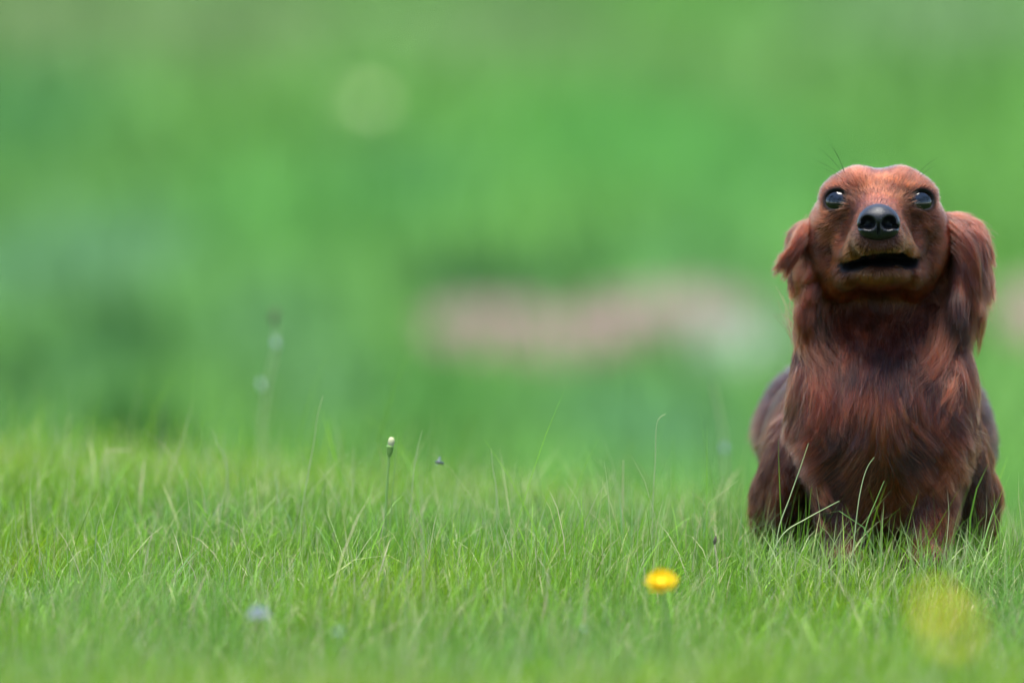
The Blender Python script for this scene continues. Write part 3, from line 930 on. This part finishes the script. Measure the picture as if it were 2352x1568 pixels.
# breast: a fan that opens from the whorl
for k in range(46):
    a = rng.uniform(-1, 1)
    y0 = 850 + 60 * abs(a) + rng.uniform(0, 150); x0 = 2040 + 26 * a + rng.normal(0, 8) + 50 * a * (y0 - 850) / 150
    ln = rng.uniform(70, 135)
    CC.append(surf_lock([(x0, y0), (x0 + 12 * a, y0 + .3 * ln), (x0 + 34 * a, y0 + .65 * ln), (x0 + 66 * a, y0 + ln)], 90, 2.4, .9, float(np.exp(rng.normal(.45, .55)))))
for k in range(18):                                     # the lighter tuft in the middle of the breast
    x0 = 2040 + rng.normal(0, 14); y0 = 880 + 10 * k; ln = rng.uniform(80, 130); a = (x0 - 2040) / 14 * .5
    CC.append(surf_lock([(x0, y0), (x0 + 6 * a, y0 + .3 * ln), (x0 + 18 * a, y0 + .65 * ln), (x0 + 38 * a, y0 + ln)], 55, 2.6, 1.6, float(np.exp(rng.normal(1.0, .3)))))
for sgn_, xe, ye in ((-1, 1862, 930), (1, 2192, 870)):
    for k in range(16):
        x0 = xe + rng.normal(0, 10) - sgn_ * 1.2 * k; y0 = ye + 13 * k; ln = rng.uniform(60, 110)
        CC.append(surf_lock([(x0, y0), (x0 - sgn_ * 5, y0 + .3 * ln), (x0 - sgn_ * 16, y0 + .65 * ln), (x0 - sgn_ * (30 if sgn_ < 0 else 34), y0 + ln)], 90, 2.6, .9, float(np.exp(rng.normal(.6, .45)))))
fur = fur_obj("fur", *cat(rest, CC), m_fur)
fl = fur_obj("ear_fur", *cat(el, LL), m_fur)
fr = fur_obj("ear_fur", *cat(er, RR), m_fur)
tag(fl, "tousled ear hair flicking outwards"); tag(fr, "long smooth hair hanging over the ear")

# whiskers over the eyes and at the lips
wh = []
def whisker(a, b_, w, sag):
    A, B = P(*a, w), P(*b_, w - 6)
    M_ = (A + B) / 2 + np.array((sag, 0, abs(sag)))
    t = np.linspace(0, 1, 6)[:, None]
    wh.append((1 - t) ** 2 * A + 2 * t * (1 - t) * M_ + t ** 2 * B)
for a_, b_, s_ in [((1945, 412), (1866, 366), 2), ((1940, 405), (1880, 340), 2), ((1941, 402), (1905, 330), 2), ((1943, 404), (1912, 336), 1), ((1948, 420), (1888, 385), 1),
                   ((2108, 402), (2156, 362), -2), ((2112, 408), (2148, 380), -1)]:
    whisker(a_, b_, 12, s_)
wh = np.array(wh)
fur_obj("whiskers", wh, np.full(len(wh), .11), np.tile(np.array((.03, .018, .012)), (len(wh), 1)), principled("whisker", (.012, .012, .010), .7, .1))

# ------------------------------------------------------------------ single plants and the fly
def tube(name, pts, r0, r1, mat, parent=None, sides=6, origin=None):
    """tapering round stem through the points (world), smoothed"""
    P0 = [Vector(p) for p in pts]
    o0 = Vector(origin) if origin is not None else Vector((0, 0, 0))
    Q = []
    for i in range(len(P0) - 1):
        a, b_, c, d = P0[max(i - 1, 0)], P0[i], P0[i + 1], P0[min(i + 2, len(P0) - 1)]
        for k in range(5):
            t = k / 5
            Q.append(.5 * ((2 * b_) + (c - a) * t + (2 * a - 5 * b_ + 4 * c - d) * t * t + (3 * b_ - a - 3 * c + d) * t ** 3))
    Q.append(P0[-1])
    V, F = [], []
    for i, q in enumerate(Q):
        tn = (Q[min(i + 1, len(Q) - 1)] - Q[max(i - 1, 0)]).normalized()
        s1 = tn.cross(Vector((0, 1, .1))).normalized(); s2 = tn.cross(s1)
        r = r0 + (r1 - r0) * i / (len(Q) - 1)
        for k in range(sides):
            an = 2 * math.pi * k / sides
            V.append(q - o0 + s1 * (r * math.cos(an)) + s2 * (r * math.sin(an)))
    for i in range(len(Q) - 1):
        for k in range(sides):
            F.append([i * sides + k, i * sides + (k + 1) % sides, (i + 1) * sides + (k + 1) % sides, (i + 1) * sides + k])
    return np_mesh(name, np.array(V), np.array(F), mat, parent)

def lathe(name, prof, mat, parent=None, loc=(0, 0, 0), tilt=(0, 0, 0), sides=14, ripple=0.0, size=1.0):
    V, F = [], []
    prof = [(r * size, z * size) for r, z in prof]
    R_ = rotm(*tilt)
    for i, (r, z) in enumerate(prof):
        for k in range(sides):
            an = 2 * math.pi * k / sides
            rr = r * (1 + ripple * math.sin(an * 5 + i))
            V.append(R_ @ np.array((rr * math.cos(an), rr * math.sin(an), z)) + np.array(loc))
    m = len(prof)
    for i in range(m - 1):
        for k in range(sides):
            F.append([i * sides + k, i * sides + (k + 1) % sides, (i + 1) * sides + (k + 1) % sides, (i + 1) * sides + k])
    return np_mesh(name, np.array(V), np.array(F), mat, parent)

def petal_mesh(name, length, width, curl, mat, notch=True):
    """one petal along +x, hollowed and curling up"""
    V, F = [], []
    nx_, ny_ = 6, 3
    for i in range(nx_ + 1):
        t = i / nx_
        w = width * (math.sin(math.pi * min(t * .8 + .12, .93)) ** .7)
        for j in range(-1, 2):
            V.append((length * t - (abs(j) * length * .06 if t == 1 and notch else 0), j * w * .5, curl * t * t * length + abs(j) * width * .12))
    for i in range(nx_):
        for j in range(2):
            F.append([i * 3 + j, (i + 1) * 3 + j, (i + 1) * 3 + j + 1, i * 3 + j + 1])
    me_o = np_mesh(name, np.array(V), np.array(F), mat)
    me = me_o.data
    bpy.data.objects.remove(me_o)
    return me

def child(name, me, parent, loc, rot):
    o = bpy.data.objects.new(name, me); COL.objects.link(o); o.parent = parent
    o.location = loc; o.rotation_euler = rot
    return o

m_stem = principled("green_stem", (.10, .20, .035), .5, .3, noise=(60, (.15, .24, .06)))
m_wiry = principled("wiry_stalk", (.12, .21, .06), .5, .3, noise=(45, (.34, .34, .18)))
m_straw = principled("straw", (.36, .32, .19), .55, .3, noise=(50, (.28, .26, .13)))
m_cream = principled("bud_cream", (.33, .32, .19), .6, .2, noise=(300, (.26, .28, .13)))
m_yellow = leaf_mat("yellow_petal", .3, .45, (.66, .45, .004))
m_lemon = leaf_mat("lemon_petal", .35, .4, (.55, .46, .010))
m_gold = principled("flower_disc", (.62, .38, .01), .7, .2, noise=(400, (.66, .44, .02)))
m_white = leaf_mat("white_floret", .35, .5, (.30, .34, .37))
m_pale = leaf_mat("pale_floret", .35, .5, (.44, .50, .46))
m_fly = principled("fly_body", (.008, .010, .022), .3, .6)
m_dark = principled("dark_seed", (.030, .028, .022), .7, .2, noise=(200, (.07, .06, .03)))
m_wing = leaf_mat("fly_wing", .6, .25, (.25, .27, .30))

def ground_under(p): return Vector((p.x, p.y, gz(p.x, p.y) - .004))

# closed bud on a long stem
Yb = 6.04
top = at(894, 1046, Yb); base = ground_under(at(884, 1300, Yb))
bud = empty("flower_bud", base)
tag(bud, "tall closed cream flower bud on a thin green stem", "flower")
tube("stem", [base, at(886, 1180, Yb), at(890, 1100, Yb), top], .0011, .0008, m_stem, bud, origin=base)
lt = np.array(top - base)
lathe("calyx", [(.0007, -.002), (.0020, .001), (.0030, .004), (.0029, .0075), (.0034, .0085), (.0030, .0092), (.0022, .0094)], m_stem, bud, lt, (0, 6, 0), ripple=.06, size=.82)
lathe("bud_tip", [(.0023, .0090), (.0029, .0105), (.0031, .0130), (.0028, .0152), (.0018, .0168), (.0004, .0173)], m_cream, bud, lt, (0, 8, 0), ripple=.07, size=.82)

# wiry single stalks that stand clear of the lawn
STALKS = [
 ([(742, 908), (728, 962), (722, 1012), (704, 1110), (684, 1240)], 6.10, m_wiry, "tallest kinked straw-tipped grass stalk left of the cream bud"),
 ([(1529, 950), (1509, 972), (1505, 1060), (1500, 1150), (1498, 1290)], 6.02, m_wiry, "tall thin grass stalk with a bent tip, halfway between bud and dog"),
 ([(913, 998), (908, 1060), (901, 1140), (893, 1290)], 6.03, m_stem, "straight dark green stalk close beside the cream bud"),
 ([(2008, 1050), (1990, 1078), (1974, 1140), (1962, 1240), (1958, 1300)], 5.93, m_wiry, "arched pale stalk rising before the middle of the dog's chest"),
 ([(2031, 1104), (2012, 1150), (1992, 1200), (1968, 1300)], 5.92, m_stem, "stiff green blade leaning right before the dog's chest"),
 ([(1857, 1018), (1838, 1075), (1815, 1140), (1786, 1230)], 5.95, m_wiry, "long slanted stalk crossing the dog's shoulder on the left"),
 ([(1928, 1150), (1905, 1162), (1850, 1192), (1800, 1225), (1770, 1290)], 5.92, m_wiry, "low curling pale stalk before the dog's left-hand leg"),
 ([(486, 985), (505, 1030), (521, 1070), (524, 1250)], 6.22, m_wiry, "pale kinked stalk at the far left of the sharp lawn"),
 ([(970, 988), (957, 1040), (948, 1110), (938, 1280)], 6.08, m_wiry, "thin pale stalk between the cream bud and the fly"),
 ([(1128, 1030), (1132, 1075), (1140, 1130), (1142, 1290)], 6.06, m_wiry, "thin stalk standing just to the right of the fly"),
 ([(298, 1034), (270, 1034), (240, 1042), (232, 1100), (226, 1230)], 6.35, m_straw, "dry stalk snapped over flat at the left of the lawn"),
 ([(1432, 1056), (1431, 1110), (1430, 1290)], 6.12, m_straw, "short thick upright straw stalk left of the bent-tipped stalk"),
 ([(1420, 1100), (1400, 1130), (1375, 1165), (1360, 1290)], 6.0, m_stem, "green blade leaning right under the short straw stalk"),
]
for poly, Y, mt, lab in STALKS:
    pts_ = [at(px, py, Y) for px, py in poly]
    base = ground_under(pts_[-1])
    chain = [base] + [p for p in pts_[::-1] if p.z > base.z + .008]
    o = tube("grass_stalk", chain, .00062, .00022, mt, sides=5, origin=base)
    o.location = base
    tag(o, lab, "grass stalk", "wiry stalks over the lawn")

# dark-tipped sedge left of the dog
Ys = 5.93
top = at(1641, 1248, Ys); base = ground_under(at(1650, 1330, Ys))
sg = empty("sedge", base); tag(sg, "small pale sedge with a dark tip left of the dog's feet", "sedge")
tube("stem", [base, at(1646, 1285, Ys), top], .0009, .0006, m_straw, sg, origin=base)
lathe("spikelet", [(.0004, -.001), (.0013, .001), (.0014, .003), (.0008, .005), (.0002, .006)], m_dark, sg, np.array(top - base), (0, 10, 0), sides=8)

# soft seed stalks behind the focus
def seed_stalk(poly, Y, bits, label):
    pts_ = [at(px, py, Y) for px, py in poly]
    base = ground_under(pts_[-1])
    r = empty("seed_stalk", base); tag(r, label, "weed stalk")
    tube("stem", [base] + [p for p in pts_[::-1] if p.z > base.z + .01],     .0014, .0008, m_wiry, r, origin=base)
    for (px, py, kind, sz, tl) in bits:
        q = np.array(at(px, py, Y) - base)
        lathe("seed_head" if kind is m_dark else "floret", [(.0002, -sz), (.30 * sz, -.6 * sz), (.42 * sz, 0), (.32 * sz, .6 * sz), (.0002, sz)], kind, r, q, (0, tl, 0), sides=8)
seed_stalk([(632, 715), (634, 790), (612, 900), (600, 1000), (594, 1200)], 7.05,
           [(630, 728, m_dark, .0075, 15), (634, 788, m_pale, .0054, -12), (600, 884, m_pale, .0048, -14)], "blurred weed stalk with dark head and two white florets, left half")
seed_stalk([(1638, 880), (1655, 960), (1664, 1030), (1668, 1200)], 6.95,
           [(1664, 1030, m_white, .0055, 0)], "blurred weed stalk with one white floret left of the dog")

# yellow composite flower in the lawn
def composite(px, py, Y, rad_, npet, mat, label, tilt, name="yellow_flower"):
    c = at(px, py, Y); base = ground_under(c + Vector((.006, .004, 0)))
    r = empty(name, base); tag(r, label, "flower")
    off = c - base
    tube("stem", [base, base + off * .5 + Vector((.002, 0, 0)), c - Vector((0, 0, .004))], .0013, .0010, m_stem, r, origin=base)
    lathe("calyx", [(.0010, -.007), (.0030, -.005), (.0042, -.001), (.0040, .0005)], m_stem, r, np.array(off), tilt, sides=12, ripple=.08)
    lathe("disc", [(.0045, .0002), (.0040, .0024), (.0022, .0036), (.0003, .004)], m_gold, r, np.array(off), tilt, sides=12, ripple=.1)
    pm = [petal_mesh("petal", rad_ * f, rad_ * .30, cu, mat) for f, cu in ((1, .25), (.82, .55), (.62, .95))]
    T_ = Matrix(rotm(*tilt))
    for ring, (k, me) in enumerate(zip((npet, npet - 3, npet - 6), pm)):
        for i in range(k):
            an = 2 * math.pi * (i + .5 * ring) / k + rng.normal(0, .05)
            M_ = T_ @ Matrix.Rotation(an, 3, 'Z') @ Matrix.Rotation(rng.normal(-.05, .12), 3, 'Y')
            child("petal", me, r, off + T_ @ Vector((0, 0, .0006 * ring)), M_.to_euler())
    return r
composite(1520, 1342, 5.47, .0118, 16, m_yellow, "golden many-petalled flower low in the lawn left of the dog", (38, 0, 0))

# tall buttercup close to the camera
def buttercup(px, py, Y, rad_, label):
    c = at(px, py, Y); base = ground_under(c + Vector((.02, .015, 0)))
    r = empty("buttercup", base); tag(r, label, "flower")
    off = c - base
    tube("stem", [base, base + off * .4 + Vector((.006, 0, 0)), base + off * .8 + Vector((.003, 0, 0)), c], .0012, .0007, m_stem, r, origin=base)
    T_ = Matrix(rotm(30, 0, 0))
    lathe("centre", [(.0028, .0005), (.0030, .0025), (.0018, .004), (.0003, .0045)], m_gold, r, np.array(off), (30, 0, 0), sides=10)
    me = petal_mesh("petal", rad_, rad_ * 1.05, .45, m_lemon)
    for i in range(5):
        child("petal", me, r, off, (T_ @ Matrix.Rotation(2 * math.pi * i / 5 + .3, 3, 'Z')).to_euler())
buttercup(2186, 1452, 3.40, .0070, "lower of the two large blurred yellow buttercups before the dog")
buttercup(2150, 1400, 3.62, .0062, "upper of the two large blurred yellow buttercups before the dog")

# white clover heads
def clover(px, py, Y, rad_, nf, label):
    c = at(px, py, Y); base = ground_under(c)
    r = empty("clover", base); tag(r, label, "flower", "white clover heads in the near grass")
    off = c - base
    tube("stem", [base, base + off * .5, c], .0009, .0007, m_stem, r, origin=base)
    me = petal_mesh("floret", rad_, rad_ * .34, .3, m_white)
    for i in range(nf):
        z = .95 - 1.25 * (i + .5) / nf
        an = i * 2.399963
        M_ = Matrix.Rotation(an, 3, 'Z') @ Matrix.Rotation(-math.asin(max(-1, min(1, z))), 3, 'Y')
        child("floret", me, r, off, M_.to_euler())
clover(594, 1418, 5.30, .0080, 44, "larger white clover head at the bottom left")
clover(778, 1454, 5.22, .0034, 20, "small white clover head to the right of the larger one")
clover(1340, 1446, 5.40, .0022, 12, "tiny white clover head below the middle of the lawn")

# pale umbel far up the meadow, seen as a soft disc
c = hit(830, 235, gz, 12.0); c = at(830, 235, c.y - 1.5); base = ground_under(c)
um = empty("umbel", base); tag(um, "pale blurred umbel high in the meadow, a soft round disc", "flower")
off = c - base
tube("stem", [base, base + off * .5, c - Vector((0, 0, .03))], .004, .003, m_stem, um, origin=base)
m_umb = leaf_mat("umbel_floret", .3, .6, (.46, .50, .26))
me = petal_mesh("floret", .011, .011, .4, m_umb)
for i in range(60):
    rr = .046 * math.sqrt((i + .5) / 60); an = i * 2.399963
    q = off + Vector((rr * math.cos(an), rr * math.sin(an) * .8, .012 - 5 * rr * rr + .5 * rr * math.sin(an) * -1))
    child("floret", me, um, q, (.7, rng.normal(0, .3), an))

# fly on the wing
Yf = 6.13
c = at(1010, 1062, Yf)
fly = empty("fly", c); tag(fly, "small dark blue fly hovering over the grass right of the bud", "insect")
lathe("body", [(.0002, -.0036), (.0008, -.0030), (.0011, -.0016), (.0009, -.0002), (.0013, .0006), (.0013, .0016), (.0008, .0022), (.0010, .0026), (.0009, .0032), (.0002, .0036)], m_fly, fly, (0, 0, 0), (0, -76, 10), sides=10)
wm = petal_mesh("wing", .0042, .0020, .05, m_wing, notch=False)
child("wing", wm, fly, (-.0006, -.0004, .0007), (.2, -1.25, .6)); child("wing", wm, fly, (-.0006, .0006, .0007), (-.2, .95, 2.9))

# broad-leaved weeds in the near and far grass
def weed(px, py, Y, nl, L_, col_, label):
    c = at(px, py, Y); base = ground_under(c)
    r = empty("broad_leaf_weed", base); tag(r, label, "weed", "broad-leaved weeds in the grass")
    mt = leaf_mat("weed_leaf", .35, .45, col_)
    me = petal_mesh("leaf", L_, L_ * .28, .25, mt, notch=False)
    for i in range(nl):
        child("leaf", me, r, (0, 0, .004), (0, -rng.uniform(.7, 1.25), 2 * math.pi * i / nl + rng.normal(0, .2)))
weed(1240, 1500, 5.33, 6, .036, (.13, .25, .02), "bright green weed at the bottom middle edge")
weed(2800 * 2352 / 3840, 2440 * 2352 / 1 / 3840, 5.42, 5, .032, (.15, .25, .025), "yellow-green weed below the golden flower")
weed(290, 840, 14.6, 9, .26, (.03, .10, .015), "dark blurred weed clump in the meadow at left")
